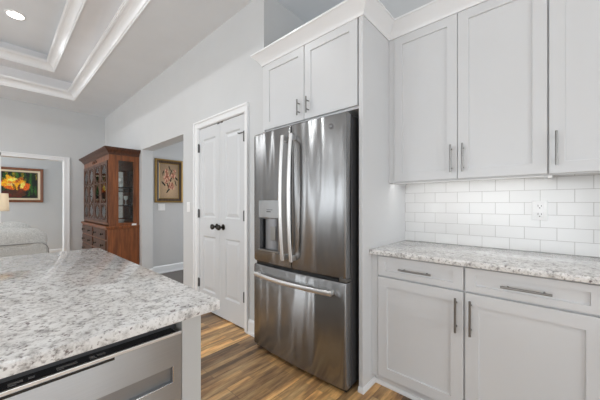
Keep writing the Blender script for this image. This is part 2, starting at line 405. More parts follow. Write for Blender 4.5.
# ------------------------------------------------------------------ pantry doors
def pantry_leaf(name, x0, x1, px0, px1, knob_x, hinge_x, hinges):
    y = YW+0.004; bm = B(); z0, z1 = 0.014, 2.088
    abox(bm, (x0, y+0.012, z0), (x1, y+0.036, z1))
    for lo, hi in (((x0, y, z0), (px0, y+0.013, z1)), ((px1, y, z0), (x1, y+0.013, z1)),
                   ((px0, y, z0), (px1, y+0.013, 0.228)), ((px0, y, 0.852), (px1, y+0.013, 1.063)), ((px0, y, 1.958), (px1, y+0.013, z1))): abox(bm, lo, hi)
    for a, b in ((0.228, 0.852), (1.063, 1.958)):
        aloft(bm, [(px0, px1, a, b, y+0.014), (px0, px1, a, b, y+0.001), (px0+0.014, px1-0.014, a+0.014, b-0.014, y+0.011),
                   (px0+0.022, px1-0.022, a+0.022, b-0.022, y+0.011), (px0+0.05, px1-0.05, a+0.05, b-0.05, y+0.003)], front)
    o = struct(name, bm, M['door'])
    bm = B(); alathe(bm, [(0.032, 0), (0.032, 0.004), (0.024, 0.010), (0.010, 0.012), (0.010, 0.035), (0.022, 0.040), (0.030, 0.052), (0.029, 0.064), (0.018, 0.072), (0.002, 0.074)], (knob_x, y, 0.972), '-Y')
    obj('door_knob', bm, M['bronze'], o, smooth=True)
    for hz in hinges:
        bm = B(); acyl(bm, (hinge_x, y-0.012, hz-0.048), (hinge_x, y-0.012, hz+0.048), 0.009)
        abox(bm, (hinge_x-0.007, y-0.012, hz-0.046), (hinge_x+0.007, y+0.001, hz+0.046))
        acyl(bm, (hinge_x, y-0.012, hz+0.046), (hinge_x, y-0.012, hz+0.054), 0.005)
        obj('hinge', bm, M['hinge'], o)
    bm = B(); cx = x1-0.03 if knob_x > (x0+x1)/2 else x0+0.03
    abox(bm, (cx-0.022, y-0.001, z1-0.012), (cx+0.022, y+0.02, z1+0.004)); obj('ball_catch', bm, M['case'], o)
    return o
pantry_leaf('door_1', -3.046, -2.608, -2.972, -2.700, -2.668, -3.047, (0.30, 1.105, 1.865))
d2 = pantry_leaf('door_2', -2.604, -2.162, -2.508, -2.248, -2.543, -2.166, (0.32, 1.10, 1.865))
bm = B(); abox(bm, (-2.255, YW-0.004, 1.905), (-2.160, YW+0.004, 1.914)); acyl(bm, (-2.252, YW-0.02, 1.909), (-2.252, YW+0.002, 1.909), 0.006)
obj('door_stop', bm, M['hinge'], d2)

# ------------------------------------------------------------------ cabinets
CAB = M['cab']
def shaker(name, x0, x1, z0, z1, y, parent, st=0.058, t=0.02, rail=None, rec=0.009):
    r = rail if rail else st
    bm = B(); b = 0.0018
    aloft(bm, [(x0, x1, z0, z1, y+t), (x0, x1, z0, z1, y+b), (x0+b, x1-b, z0+b, z1-b, y),
               (x0+st, x1-st, z0+r, z1-r, y), (x0+st+0.002, x1-st-0.002, z0+r+0.002, z1-r-0.002, y+rec)], front)
    return obj(name, bm, CAB, parent)
def pull_v(x, z0, z1, y, parent):
    bm = B(); acyl(bm, (x, y-0.032, z0), (x, y-0.032, z1), 0.0058, seg=14)
    for z in (z0+0.028, z1-0.028): acyl(bm, (x, y-0.032, z), (x, y, z), 0.0048, seg=12)
    return obj('handle', bm, M['nickel'], parent, smooth=True)
def pull_h(x0, x1, z, y, parent):
    bm = B(); acyl(bm, (x0, y-0.032, z), (x1, y-0.032, z), 0.0058, seg=14)
    for x in (x0+0.028, x1-0.028): acyl(bm, (x, y-0.032, z), (x, y, z), 0.0048, seg=12)
    return obj('handle', bm, M['nickel'], parent, smooth=True)
def cab_crown_prof(z0, z1, p):
    h = z1-z0; pts = [(0, z0), (0.008, z0), (0.010, z0+0.006)]
    for k in range(9):
        t = k/8; pts.append((0.010+(p-0.016)*(t**1.25), z0+0.006+(h-0.022)*t))
    pts += [(p, z1-0.014), (p, z1), (0, z1)]
    return pts
XP0, XP1 = -0.918, -0.889           # tall end panel
ZT = 2.44; ZCR = 2.528; YF = 1.582
# over-fridge cabinet
t = thing('overhead_cabinet', 'deep white two-door cabinet above the refrigerator with tall side panel', 'cabinet', (-1.40, 1.93, 0))
oc = t
bm = B(); abox(bm, (-1.879, YF+0.021, 1.848), (XP0-0.001, YB-0.002, ZT)); abox(bm, (-1.879, YF+0.004, 1.848), (-1.858, YF+0.03, ZT)); abox(bm, (-1.879, YF+0.004, 2.435), (XP0-0.001, YF+0.03, ZT))
obj('body', bm, CAB, t)
dl = shaker('door', -1.856, -1.395, 1.864, 2.434, YF, t, 0.060, rail=0.062)
dr = shaker('door', -1.389, -0.930, 1.864, 2.434, YF, t, 0.060, rail=0.062)
pull_v(-1.438, 1.900, 2.022, YF, dl); pull_v(-1.346, 1.900, 2.022, YF, dr)
bm = B(); asweep(bm, [(-1.879, YW-0.001), (-1.879, YF+0.002), (XP1+0.001, YF+0.002), (XP1+0.001, 1.969)], [(o, z) for o, z in cab_crown_prof(ZT-0.008, ZCR, 0.078)], m1=-1)
obj('crown_moulding', bm, M['trim'], t)
# tall end panel
bm = B(); abox(bm, (XP0, YF+0.001, 0.0), (XP1, YB-0.002, ZT), 0.002)
ep = obj('side_panel', bm, CAB, oc)
bm = B(); asweep(bm, [(XP1, 1.745), (XP1, YF), (XP0, YF)][::1], [(0, 0), (-0.012, 0), (-0.012, 0.012), (-0.006, 0.030), (0, 0.034)][::-1])
obj('shoe_moulding', bm, M['trim'], ep)
# wall cabinets
YU = 1.965
def wall_cab(x0, x1, splits, pulls, label):
    t = thing('wall_cabinet', label, 'cabinet', ((x0+x1)/2, 2.13, 1.372))
    bm = B(); yb = YB-0.012
    abox(bm, (x0, YU+0.021, 1.405), (x1, yb, ZT)); abox(bm, (x0, YU+0.021, 1.372), (x1, YU+0.04, ZT))
    abox(bm, (x0, YU+0.02, 1.372), (x0+0.018, yb, ZT)); abox(bm, (x1-0.018, YU+0.02, 1.372), (x1, yb, ZT))
    obj('body', bm, CAB, t)
    for a, b in splits:
        d = shaker('door', a, b, 1.378, 2.430, YU, t, 0.060)
        for p in pulls:
            if a < p < b: pull_v(p, 1.418, 1.595, YU, d)
    bm = B(); asweep(bm, [(x0, YU+0.004), (x1, YU+0.004)], [(o, z) for o, z in cab_crown_prof(ZT-0.008, ZCR, 0.078)], m0=-1 if x0 < -0.5 else 0)
    obj('crown_moulding', bm, M['trim'], t)
    return t
wc = wall_cab(XP1+0.001, -0.004, [(-0.846, -0.434), (-0.431, -0.008)], (-0.466, -0.399), 'white two-door shaker wall cabinet beside the tall end panel')
bm = B(); abox(bm, (-0.888, YU+0.006, 1.372), (-0.848, YU+0.022, ZT)); obj('filler', bm, CAB, wc)
wall_cab(-0.003, 0.455, [(0.000, 0.452)], (0.028,), 'white wall cabinet cut off by the right photo edge, handle at its left')
# base cabinets
YD = 1.698
def base_cab(x0, x1, cols, label, filler=None):
    t = thing('base_cabinet', label, 'cabinet', ((x0+x1)/2, 2.0, 0.0))
    bm = B(); yb = YB-0.002
    abox(bm, (x0, YD+0.021, 0.072), (x1, yb, 0.883)); abox(bm, (x0, YD+0.05, 0.0), (x1, yb, 0.08))
    obj('body', bm, CAB, t)
    for (a, b, pz, hx) in cols:
        d = shaker('drawer', a, b, 0.748, 0.874, YD, t, 0.048, rail=0.034)
        c = (a+b)/2; hw = min(0.095, (b-a)*0.2); pull_h(pz-hw, pz+hw, 0.808, YD, d)
        d = shaker('door', a, b, 0.086, 0.738, YD, t, 0.062)
        pull_v(hx, 0.520, 0.706, YD, d)
    bm = B(); asweep(bm, [(x1, YD+0.05), (x0, YD+0.05)], [(0, 0), (-0.012, 0), (-0.012, 0.01), (-0.006, 0.022), (0, 0.024)][::-1])
    obj('shoe_moulding', bm, M['trim'], t)
    return t
bc = base_cab(XP1+0.001, 0.187, [(-0.842, -0.345, -0.598, -0.378), (-0.337, 0.180, -0.084, -0.309)], 'white base cabinet with two drawers over two doors beside end panel')
bm = B(); abox(bm, (-0.888, YD+0.006, 0.072), (-0.846, YD+0.022, 0.883)); obj('filler', bm, CAB, bc)
base_cab(0.189, 0.70, [(0.195, 0.694, 0.44, 0.23)], 'white base cabinet at far right under the counter end')
# worktop
bm = B(); abox(bm, (XP1+0.0005, 1.665, 0.885), (1.3, YB-0.001, 0.916), 0.0025)
tag(obj('countertop', bm, M['granite'], smooth=True), 'speckled granite countertop under the subway tile backsplash', 'countertop')
base_cab(0.702, 1.3, [(0.708, 1.294, 1.0, 0.74)], 'white base cabinet past the right edge of the view')
# tile
bm = B(); abox(bm, (XP1+0.0005, YB-0.010, 0.9165), (1.3, YB-0.0002, 1.404))
o = obj('backsplash', bm, M['tile'], origin=(0.035-0.1535*20, YB-0.01, 0.9145-0.078*20))
tag(o, 'glossy white subway tile backsplash between counter and wall cabinets', 'backsplash')
# under-cabinet light
t = thing('under_cabinet_light', 'slim white lit light bar mounted beneath the wall cabinets', 'light', (-0.43, 2.01, 1.362))
bm = B(); abox(bm, (-0.868, 1.990, 1.3635), (0.012, 2.022, 1.3715), 0.002); abox(bm, (-0.006, 1.988, 1.358), (0.012, 2.032, 1.3715), 0.002)
obj('housing', bm, M['plastic'], t)
bm = B(); abox(bm, (-0.860, 2.0225, 1.3665), (-0.008, 2.036, 1.3712), 0.001); obj('diffuser', bm, M['led'], t)
# outlet
t = thing('wall_outlet', 'white double power outlet on the subway tile', 'outlet', (-0.044, YB-0.011, 1.116))
bm = B(); abox(bm, (-0.081, YB-0.017, 1.116), (-0.007, YB-0.0095, 1.236), 0.003); obj('cover_plate', bm, M['plastic'], t)
for zz in (1.150, 1.202):
    bm = B(); abox(bm, (-0.062, YB-0.0195, zz-0.017), (-0.026, YB-0.016, zz+0.017), 0.004)
    r = obj('socket', bm, M['plastic'], t)
    bm = B()
    for lo, hi in (((-0.053, YB-0.0205, zz-0.002), (-0.0505, YB-0.0185, zz+0.010)), ((-0.0375, YB-0.0205, zz-0.002), (-0.035, YB-0.0185, zz+0.008))): abox(bm, lo, hi)
    acyl(bm, (-0.044, YB-0.0205, zz-0.010), (-0.044, YB-0.0185, zz-0.010), 0.0032, seg=10)
    obj('slots', bm, M['slot'], r)

# ------------------------------------------------------------------ refrigerator
FX0, FX1, FY = -1.868, -0.949, 1.474; FM = (FX0+FX1)/2
t = thing('refrigerator', 'large stainless steel french door refrigerator with freezer drawer', 'refrigerator', (FM, 1.85, 0))
def bow(x): u = (x-FM)/(FX1-FX0)*2; return FY-0.020*(1-u*u)
bm = B(); abox(bm, (FX0+0.008, 1.545, 0.035), (FX1-0.002, 2.24, 1.775), 0.004); abox(bm, (FX0+0.02, 1.525, 0.05), (FX1-0.02, 1.57, 1.76))
obj('case', bm, M['case'], t)
for lo, hi in (((FX1-0.07, 1.50, 1.776), (FX1-0.008, 1.66, 1.80)), ((FX0+0.012, 1.50, 1.776), (FX0+0.07, 1.66, 1.80))):
    bm = B(); abox(bm, lo, hi, 0.006); obj('hinge_cover', bm, M['case'], t)
bm = B(); abox(bm, (FX0+0.01, 1.50, 0.012), (FX1-0.01, 1.57, 0.04)); obj('base_grille', bm, M['black'], t)
for x in (FX0+0.06, FX1-0.06):
    for yy in (1.60, 2.18): bm = B(); acyl(bm, (x, yy, 0.0), (x, yy, 0.036), 0.02); obj('foot', bm, M['black'], t)
def fdoor(name, x0, x1, z0, z1, hole=None):
    """bowed front with rounded edges; optional rectangular hole"""
    bm = B(); r = 0.012; yb = 1.535
    xs = [x0+(x1-x0)*i/22 for i in range(23)]; zs = [z0+r, z1-r]
    if hole:
        hx0, hx1, hz0, hz1 = hole
        xs = sorted(set([x for x in xs if all(abs(x-h) > 0.012 for h in (hx0, hx1))]+[hx0, hx1])); zs = [z0+r, hz0, hz1, z1-r]
    # rounded ends in x
    prof = []
    for x in xs:
        e = min(x-x0, x1-x)
        prof.append((x, bow(x)))
    left = [(x0+r*(1-math.sin(a)), bow(x0)+r*(1-math.cos(a))) for a in [PI/2*k/5 for k in range(5, 0, -1)]]
    right = [(x1-r*(1-math.sin(a)), bow(x1)+r*(1-math.cos(a))) for a in [PI/2*k/5 for k in range(1, 6)]]
    mid = [p for p in prof if x0+r*0.9 < p[0] < x1-r*0.9]
    line = left+mid+right
    zl = [z0+0.003]+zs+[z1-0.003]; 
    g = []
    for zi, z in enumerate([z0]+zs+[z1]):
        off = 0.008 if zi in (0, len(zs)+1) else 0
        g.append([bm.verts.new((x, y+off, z)) for x, y in line])
    for a in range(len(g)-1):
        for k in range(len(line)-1):
            if hole and a == 2 and hole[0]-1e-6 <= line[k][0] and line[k+1][0] <= hole[1]+1e-6: continue
            bm.faces.new((g[a][k], g[a][k+1], g[a+1][k+1], g[a+1][k]))
    # back
    bk = [[bm.verts.new((x, yb, z)) for z in (z0, z1)] for x in (x0, x1)]
    L = [row[0] for row in g]; R = [row[-1] for row in g]
    bm.faces.new([bk[0][0], bk[0][1]]+L[::-1]); bm.faces.new([bk[1][0], bk[1][1]]+R[::-1])
    bm.faces.new([bk[0][1], bk[1][1]]+g[-1][::-1]); bm.faces.new([bk[0][0], bk[1][0]]+g[0][::-1])
    bm.faces.new((bk[0][0], bk[0][1], bk[1][1], bk[1][0]))
    return bm
HX0, HX1, HZ0, HZ1 = -1.782, -1.545, 0.838, 1.246
ld = obj('door', fdoor('door', FX0, FM-0.003, 0.742, 1.800, (HX0, HX1, HZ0, HZ1)), M['steel'], t, smooth=True)
rd = obj('door', fdoor('door', FM+0.003, FX1, 0.742, 1.800), M['steel'], t, smooth=True)
fz = obj('freezer_drawer', fdoor('fd', FX0, FX1, 0.036, 0.712), M['steel'], t, smooth=True)
bm = B(); abox(bm, (FX0+0.01, 1.50, 0.705), (FX1-0.01, 1.55, 0.75)); abox(bm, (FM-0.008, 1.50, 0.73), (FM+0.008, 1.55, 1.79)); obj('gasket', bm, M['black'], t)
bm = B(); abox(bm, (FX1-0.055, FY+0.008, 0.716), (FX1-0.002, 1.55, 0.738), 0.003); obj('centre_hinge', bm, M['nickel'], t)
# dispenser
yd = bow(-1.66)
bm = B(); zc = 1.106
for lo, hi in (((HX0, yd+0.001, HZ0), (HX0+0.010, yd+0.075, zc)), ((HX1-0.010, yd+0.001, HZ0), (HX1, yd+0.075, zc)),
               ((HX0, yd+0.002, HZ0), (HX1, yd+0.075, HZ0+0.012)), ((HX0, yd+0.07, HZ0), (HX1, yd+0.075, zc)), ((HX0, yd+0.02, zc-0.01), (HX1, yd+0.075, zc))): abox(bm, lo, hi)
ds = obj('water_dispenser', bm, M['steel'], t)
bm = B(); abox(bm, (HX0+0.001, yd-0.004, zc), (HX1-0.001, yd+0.02, HZ1-0.001), 0.003); obj('control_panel', bm, M['steel_dw'], ds)
bm = B(); abox(bm, (HX0+0.10, yd-0.005, zc+0.045), (HX0+0.15, yd-0.0038, zc+0.052)); abox(bm, (HX0+0.10, yd-0.005, zc+0.062), (HX0+0.17, yd-0.0038, zc+0.066)); obj('display_marks', bm, M['case'], ds)
bm = B(); seg = 12; cx = (HX0+HX1)/2-0.02
vs = [[bm.verts.new((cx+0.075*math.cos(PI+PI*k/seg), yd+0.062+0.045*math.sin(PI+PI*k/seg)*0.8, z)) for k in range(seg+1)] for z in (HZ0+0.012, zc-0.004)]
for k in range(seg): bm.faces.new((vs[0][k], vs[0][k+1], vs[1][k+1], vs[1][k]))
bm.faces.new([v for v in vs[0]]); bm.faces.new([v for v in vs[1]]); bm.faces.new((vs[0][0], vs[0][-1], vs[1][-1], vs[1][0]))
obj('ice_chute', bm, M['nickel2'], ds, smooth=True)
bm = B(); abox(bm, (cx+0.035, yd+0.006, HZ0+0.09), (cx+0.095, yd+0.014, HZ0+0.20), 0.004); obj('paddle', bm, M['nickel'], ds)
bm = B(); abox(bm, (HX0-0.002, yd-0.008, HZ0-0.004), (HX1+0.002, yd+0.06, HZ0+0.012), 0.003)
for k in range(9): x = HX0+0.02+k*0.024; abox(bm, (x, yd+0.004, HZ0+0.0115), (x+0.012, yd+0.056, HZ0+0.0135))
obj('drip_tray', bm, M['nickel'], ds)
# handles
def bar_handle(pts, parent, hw, ht, ends, up):
    """flat rounded bar through pts, plus end brackets"""
    bm = B(); atube(bm, pts, 1.0, 16, hw, ht, up)
    for a, b in ends: abox(bm, a, b, 0.003)
    return obj('handle', bm, M['handle'], parent, smooth=True)
for side, d in ((-1, ld), (1, rd)):
    x = FM+side*0.043; pts = []
    for k in range(17):
        u = k/16*2-1; z = 1.262+u*0.458; pts.append((x, bow(x)-0.046-0.026*(1-u*u), z))
    zt = 1.262+0.458; zb = 1.262-0.458
    bar_handle(pts, d, 0.0155, 0.0085, [((x-0.013, bow(x)-0.054, zt-0.040), (x+0.013, bow(x)-0.0005, zt-0.004)), ((x-0.013, bow(x)-0.054, zb+0.004), (x+0.013, bow(x)-0.0005, zb+0.040))], Vector((0, 1, 0)))
pts = []
for k in range(21):
    u = k/20*2-1; x = FM+u*0.385; pts.append((x, bow(x)-0.044-0.022*(1-u*u), 0.646))
bar_handle(pts, fz, 0.0085, 0.0165, [((FM-0.382, bow(FM-0.37)-0.05, 0.632), (FM-0.350, bow(FM-0.37)-0.0005, 0.660)), ((FM+0.350, bow(FM+0.37)-0.05, 0.632), (FM+0.382, bow(FM+0.37)-0.0005, 0.660))], Vector((0, 0, 1)))
# round badge with monogram
bx_, bz_ = -1.056, 1.724; by_ = bow(bx_)
bm = B(); alathe(bm, [(0.0175, -0.004), (0.0175, 0.002), (0.0165, 0.003), (0.0150, 0.0030), (0.0145, 0.0022), (0.001, 0.0022)], (bx_, by_, bz_), '-Y', 32)
bd = obj('round_badge', bm, M['badge'], t, smooth=True)
def text_obj(name, s, size, loc, rot, m, parent, ext=0.0004):
    cu = bpy.data.curves.new(name, 'FONT'); cu.body = s; cu.size = size; cu.align_x = 'CENTER'; cu.align_y = 'CENTER'; cu.extrude = ext
    tmp = bpy.data.objects.new(name, cu); C.objects.link(tmp)
    bpy.context.view_layer.update()
    me = bpy.data.meshes.new_from_object(tmp.evaluated_get(bpy.context.evaluated_depsgraph_get()))
    bpy.data.objects.remove(tmp)
    o = bpy.data.objects.new(name, me); C.objects.link(o); me.materials.clear(); me.materials.append(m)
    o.parent = parent; o.location = Vector(loc)-worldpos(parent); o.rotation_euler = rot
    return o
text_obj('monogram', 'GE', 0.016, (bx_, by_-0.0025, bz_), (PI/2, 0, 0), M['bright'], bd)

# ------------------------------------------------------------------ island
IX1 = -0.775; IY1 = 0.474
bm = B(); abox(bm, (-2.30, -2.3, 0.884), (IX1+0.003, IY1+0.002, 0.915), 0.003)
tag(obj('island_countertop', bm, M['granite'], smooth=True), 'large speckled granite slab covering the kitchen island', 'countertop')
t = thing('kitchen_island', 'pale grey kitchen island base holding the built-in dishwasher', 'kitchen island', (-1.5, -0.9, 0))
bm = B(); abox(bm, (-2.0, -2.24, 0.09), (-0.83, -0.262, 0.883)); abox(bm, (-1.95, -2.2, 0), (-0.90, 0.34, 0.09)); abox(bm, (-2.0, -0.262, 0.09), (-1.45, 0.362, 0.883))
abox(bm, (-1.46, -0.262, 0.09), (-0.80, -0.245, 0.883))
obj('body', bm, M['island'], t)
bm = B(); abox(bm, (-2.02, 0.366, 0.0), (-0.800, 0.426, 0.883), 0.0015); obj('side_panel', bm, M['island'], t)
for a, b in ((-0.83, -0.27), (-1.41, -0.84), (-2.2, -1.42)):
    bm = B()
    f2 = lambda u, v, d: (-d, u, v)
    for z0, z1 in ((0.10, 0.73), (0.74, 0.872)):
        aloft(bm, [(a, b, z0, z1, 0.83), (a, b, z0, z1, 0.812), (a+0.05, b-0.05, z0+0.035, z1-0.035, 0.812), (a+0.052, b-0.052, z0+0.037, z1-0.037, 0.82)] if a == -0.83 else
              [(a-0.0, b, z0, z1, 0.83), (a, b, z0, z1, 0.812), (a+0.05, b-0.05, z0+0.035, z1-0.035, 0.812), (a+0.052, b-0.052, z0+0.037, z1-0.037, 0.82)], f2)
    obj('door', bm, M['island'], t)
# dishwasher (door faces +X)
t = thing('dishwasher', 'stainless steel dishwasher with black control strip in the island', 'dishwasher', (-1.1, 0.06, 0))
DY0, DY1, DX = -0.240, 0.361, -0.792
bm = B(); abox(bm, (-1.42, DY0, 0.10), (DX-0.045, DY1, 0.868)); obj('tub', bm, M['case'], t)
# door panel with pocket
PZ0, PZ1, PY0, PY1 = 0.712, 0.756, DY0+0.035, 0.336
bm = B(); zt = 0.848
ys = [DY0, PY0, PY1, DY1]; zs = [0.11, PZ0, PZ1, zt-0.006]
G = [[bm.verts.new((DX, y, z)) for y in ys] for z in zs]
for a in range(3):
    for k in range(3):
        if a == 1 and k == 1: continue
        bm.faces.new((G[a][k], G[a][k+1], G[a+1][k+1], G[a+1][k]))
Bk = [[bm.verts.new((DX-0.04, y, z)) for y in (DY0, DY1)] for z in (0.11, zt-0.006)]
bm.faces.new((Bk[0][0], Bk[0][1], Bk[1][1], Bk[1][0])); bm.faces.new([Bk[0][0], Bk[0][1]]+G[0][::-1]); bm.faces.new([Bk[1][0], Bk[1][1]]+G[3][::-1])
bm.faces.new([Bk[0][0], Bk[1][0]]+[G[i][0] for i in (3, 2, 1, 0)]); bm.faces.new([Bk[0][1], Bk[1][1]]+[G[i][3] for i in (3, 2, 1, 0)])
dd = obj('door', bm, M['steel_dw'], t)
bm = B()
for lo, hi in (((DX-0.014, PY0, PZ0), (DX-0.012, PY1, PZ1)), ((DX-0.031, PY0, PZ1-0.001), (DX-0.0005, PY1, PZ1+0.0005)), ((DX-0.031, PY0, PZ0-0.0005), (DX-0.0005, PY1, PZ0+0.001)), ((DX-0.031, PY1-0.001, PZ0), (DX-0.0005, PY1+0.0005, PZ1)), ((DX-0.031, PY0-0.0005, PZ0), (DX-0.0005, PY0+0.001, PZ1))): abox(bm, lo, hi)
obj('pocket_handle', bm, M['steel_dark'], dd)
bm = B(); abox(bm, (DX-0.003, PY0, PZ0-0.003), (DX+0.002, PY1+0.003, PZ0-0.0002), 0.001); abox(bm, (DX-0.003, PY1, PZ0-0.003), (DX+0.0015, PY1+0.0025, PZ1+0.002), 0.001)
obj('pocket_rim', bm, M['bright'], dd)
# top control strip
bm = B(); abox(bm, (DX-0.075, DY0, zt-0.004), (DX-0.005, DY1-0.012, zt), 0.001); obj('control_panel', bm, M['black'], dd)
bm = B(); abox(bm, (DX-0.0055, DY0, zt-0.006), (DX+0.0015, DY1, zt+0.002), 0.001); obj('trim_lip', bm, M['handle'], dd)
bm = B(); abox(bm, (DX-0.001, DY0, zt-0.0135), (DX+0.0006, 0.195, zt-0.0072)); obj('black_strip', bm, M['black'], dd)  # thin black strip along the door front, below the lip
for k, y in enumerate((-0.21, -0.17, -0.125, -0.075, -0.03, 0.015, 0.045, 0.09, 0.105, 0.15, 0.165)):
    bm = B(); abox(bm, (DX-0.030, y, zt-0.0002), (DX-0.022, y+0.010+0.006*(k % 3), zt+0.0004))
    if k % 2: abox(bm, (DX-0.018, y, zt-0.0002), (DX-0.016, y+0.012, zt+0.0004))
    obj('control_icon', bm, M['icon'], t)

# ------------------------------------------------------------------ china cabinet
X0, X1 = -6.86, -5.06; Y0, Y1 = 1.172, 1.596; WD = M['cherry']; WF = M['cherry_dark']
t = thing('china_cabinet', 'tall cherry wood china cabinet with glazed doors in the room corner', 'cabinet', ((X0+X1)/2, 1.4, 0))
bm = B()   # lower carcass
abox(bm, (X0-0.02, Y0-0.02, 0.08), (X1+0.012, Y1, 0.84), 0.004); abox(bm, (X0-0.03, Y0-0.03, 0.0), (X1+0.02, Y1, 0.10), 0.006)
obj('base', bm, WD, t)
bm = B(); abox(bm, (X0-0.045, Y0-0.045, 0.838), (X1+0.030, Y1, 0.868), 0.008); abox(bm, (X0-0.03, Y0-0.03, 0.82), (X1+0.02, Y1, 0.842), 0.006)
obj('waist_moulding', bm, WD, t)
bm = B()   # hutch frame
zb, zt2 = 0.868, 2.02
for x in (X0, X1-0.03):
    abox(bm, (x, Y0, zb), (x+0.03, 1.299, zt2)); abox(bm, (x, 1.511, zb), (x+0.03, Y1, zt2))
    abox(bm, (x, 1.299, zb), (x+0.03, 1.511, 0.915)); abox(bm, (x, 1.299, 1.905), (x+0.03, 1.511, zt2))
abox(bm, (X0+0.03, Y0+0.02, 1.93), (X1-0.03, Y1, 1.95)); abox(bm, (X0+0.03, Y0, 1.90), (X1-0.03, Y0+0.02, zt2)); abox(bm, (X0+0.03, Y0, zb), (X1-0.03, Y0+0.02, 0.915))
abox(bm, (X0+0.03, Y0, zb), (X1-0.03, Y1-0.02, zb+0.015)); abox(bm, (X0+0.03, Y1-0.02, zb), (X1-0.03, Y1, zt2))
for x in (X0+0.03, -5.97, X1-0.08): abox(bm, (x, Y0, zb), (x+0.05, Y0+0.02, 1.92))
obj('hutch', bm, WD, t)
bm = B(); abox(bm, (X0+0.04, Y1-0.026, 0.90), (X1-0.04, Y1-0.021, 1.92)); obj('mirror_back', bm, M['mirror'], t)
for x in (X0+0.012, X1-0.018):
    bm = B(); abox(bm, (x, 1.297, 0.913), (x+0.004, 1.513, 1.907)); obj('side_glass', bm, M['glass'], t)
for z in (1.19, 1.48):
    bm = B(); abox(bm, (X0+0.04, Y0+0.04, z), (X1-0.032, Y1-0.03, z+0.008)); abox(bm, (X0+0.04, Y0+0.03, z-0.004), (X1-0.032, Y0+0.045, z+0.012)); obj('shelf', bm, M['glass'], t)
    for x in (X1-0.10, X0+0.09):
        bm = B(); abox(bm, (x, Y0+0.05, z-0.014), (x+0.02, Y1-0.03, z-0.001)); obj('shelf_rail', bm, WF, t)
# cornice
bm = B()
pr = [(0, 2.0), (0.008, 2.0), (0.008, 2.018), (0.018, 2.022), (0.024, 2.04), (0.045, 2.065), (0.062, 2.075), (0.062, 2.085), (0.074, 2.090), (0.074, 2.108), (0, 2.108)]
pr = [(a, z-0.008) for a, z in pr]
asweep(bm, [(X1, Y1), (X1, Y0), (X0, Y0), (X0, Y1)], [(-a, z) for a, z in pr]); abox(bm, (X0, Y0, 1.99), (X1, Y1, 2.099))
obj('cornice', bm, WF, t)
bm = B(); cx = (X0+X1)/2
alathe(bm, [(0.035, 0), (0.032, 0.012), (0.012, 0.02), (0.001, 0.024)], (cx, Y0, 1.955), '-Y', 12)
for s in (-1, 1):
    atube(bm, [(cx+s*(0.03+0.02*k), Y0-0.006, 1.955+0.018*math.sin(k*0.9)) for k in range(7)], 0.012, 8)
obj('carved_ornament', bm, WF, t)
# four glazed doors
gx0, gx1 = X0+0.05, X1-0.05; cw = (gx1-gx0)/4
for i in range(4):
    a = gx0+cw*i+0.004; b = gx0+cw*(i+1)-0.004; z0, z1 = 0.918, 1.90; yf = Y0-0.016
    bm = B(); s = 0.045
    for lo, hi in (((a, yf, z0), (a+s, yf+0.016, z1)), ((b-s, yf, z0), (b, yf+0.016, z1)), ((a+s, yf, z0), (b-s, yf+0.016, z0+s)), ((a+s, yf, z1-s), (b-s, yf+0.016, z1))): abox(bm, lo, hi, 0.002)
    d = obj('door', bm, WF, t)
    bm = B(); abox(bm, (a+s-0.003, yf+0.006, z0+s-0.003), (b-s+0.003, yf+0.010, z1-s+0.003)); obj('glass_pane', bm, M['glass'], d)
    bm = B(); c = (a+b)/2; hw = (b-a)/2-s
    for zz in (1.22, 1.56): abox(bm, (a+s-0.002, yf+0.001, zz-0.009), (b-s+0.002, yf+0.012, zz+0.009))
    for (q0, q1) in ((z0+s, 1.22), (1.22, 1.56), (1.56, z1-s)):
        for sg in (-1, 1):
            atube(bm, [(c+sg*hw*(0.95*math.sin(PI*k/12)**0.8 if 0 < k < 12 else 0.0), yf+0.005, q0+(q1-q0)*k/12) for k in range(13)], 0.008, 6, up=Vector((0, 1, 0)))
    obj('lattice', bm, WF, d)
    bm = B(); kx = b-0.02 if i % 2 == 0 else a+0.02
    alathe(bm, [(0.010, 0), (0.005, 0.006), (0.005, 0.014), (0.012, 0.02), (0.010, 0.027), (0.001, 0.03)], (kx, yf, 1.36), '-Y', 12); obj('knob', bm, M['bronze'], d, smooth=True)
# drawers, two columns of four
for a, b in ((X0+0.03, -6.0), (-5.93, X1-0.05)):
    for r_ in range(4):
        z0 = 0.655-r_*0.175; z1 = z0+0.155
        bm = B(); yf = Y0-0.036
        aloft(bm, [(a, b, z0, z1, Y0-0.018), (a, b, z0, z1, yf+0.006), (a+0.012, b-0.012, z0+0.012, z1-0.012, yf), (a+0.03, b-0.03, z0+0.03, z1-0.03, yf), (a+0.035, b-0.035, z0+0.035, z1-0.035, yf+0.004)], front)
        d = obj('drawer', bm, WF, t)
        for kx in (a+0.18, b-0.18):
            bm = B(); alathe(bm, [(0.016, 0), (0.007, 0.006), (0.007, 0.018), (0.020, 0.026), (0.018, 0.038), (0.001, 0.042)], (kx, yf+0.003, (z0+z1)/2), '-Y', 14); obj('knob', bm, M['bronze'], d, smooth=True)
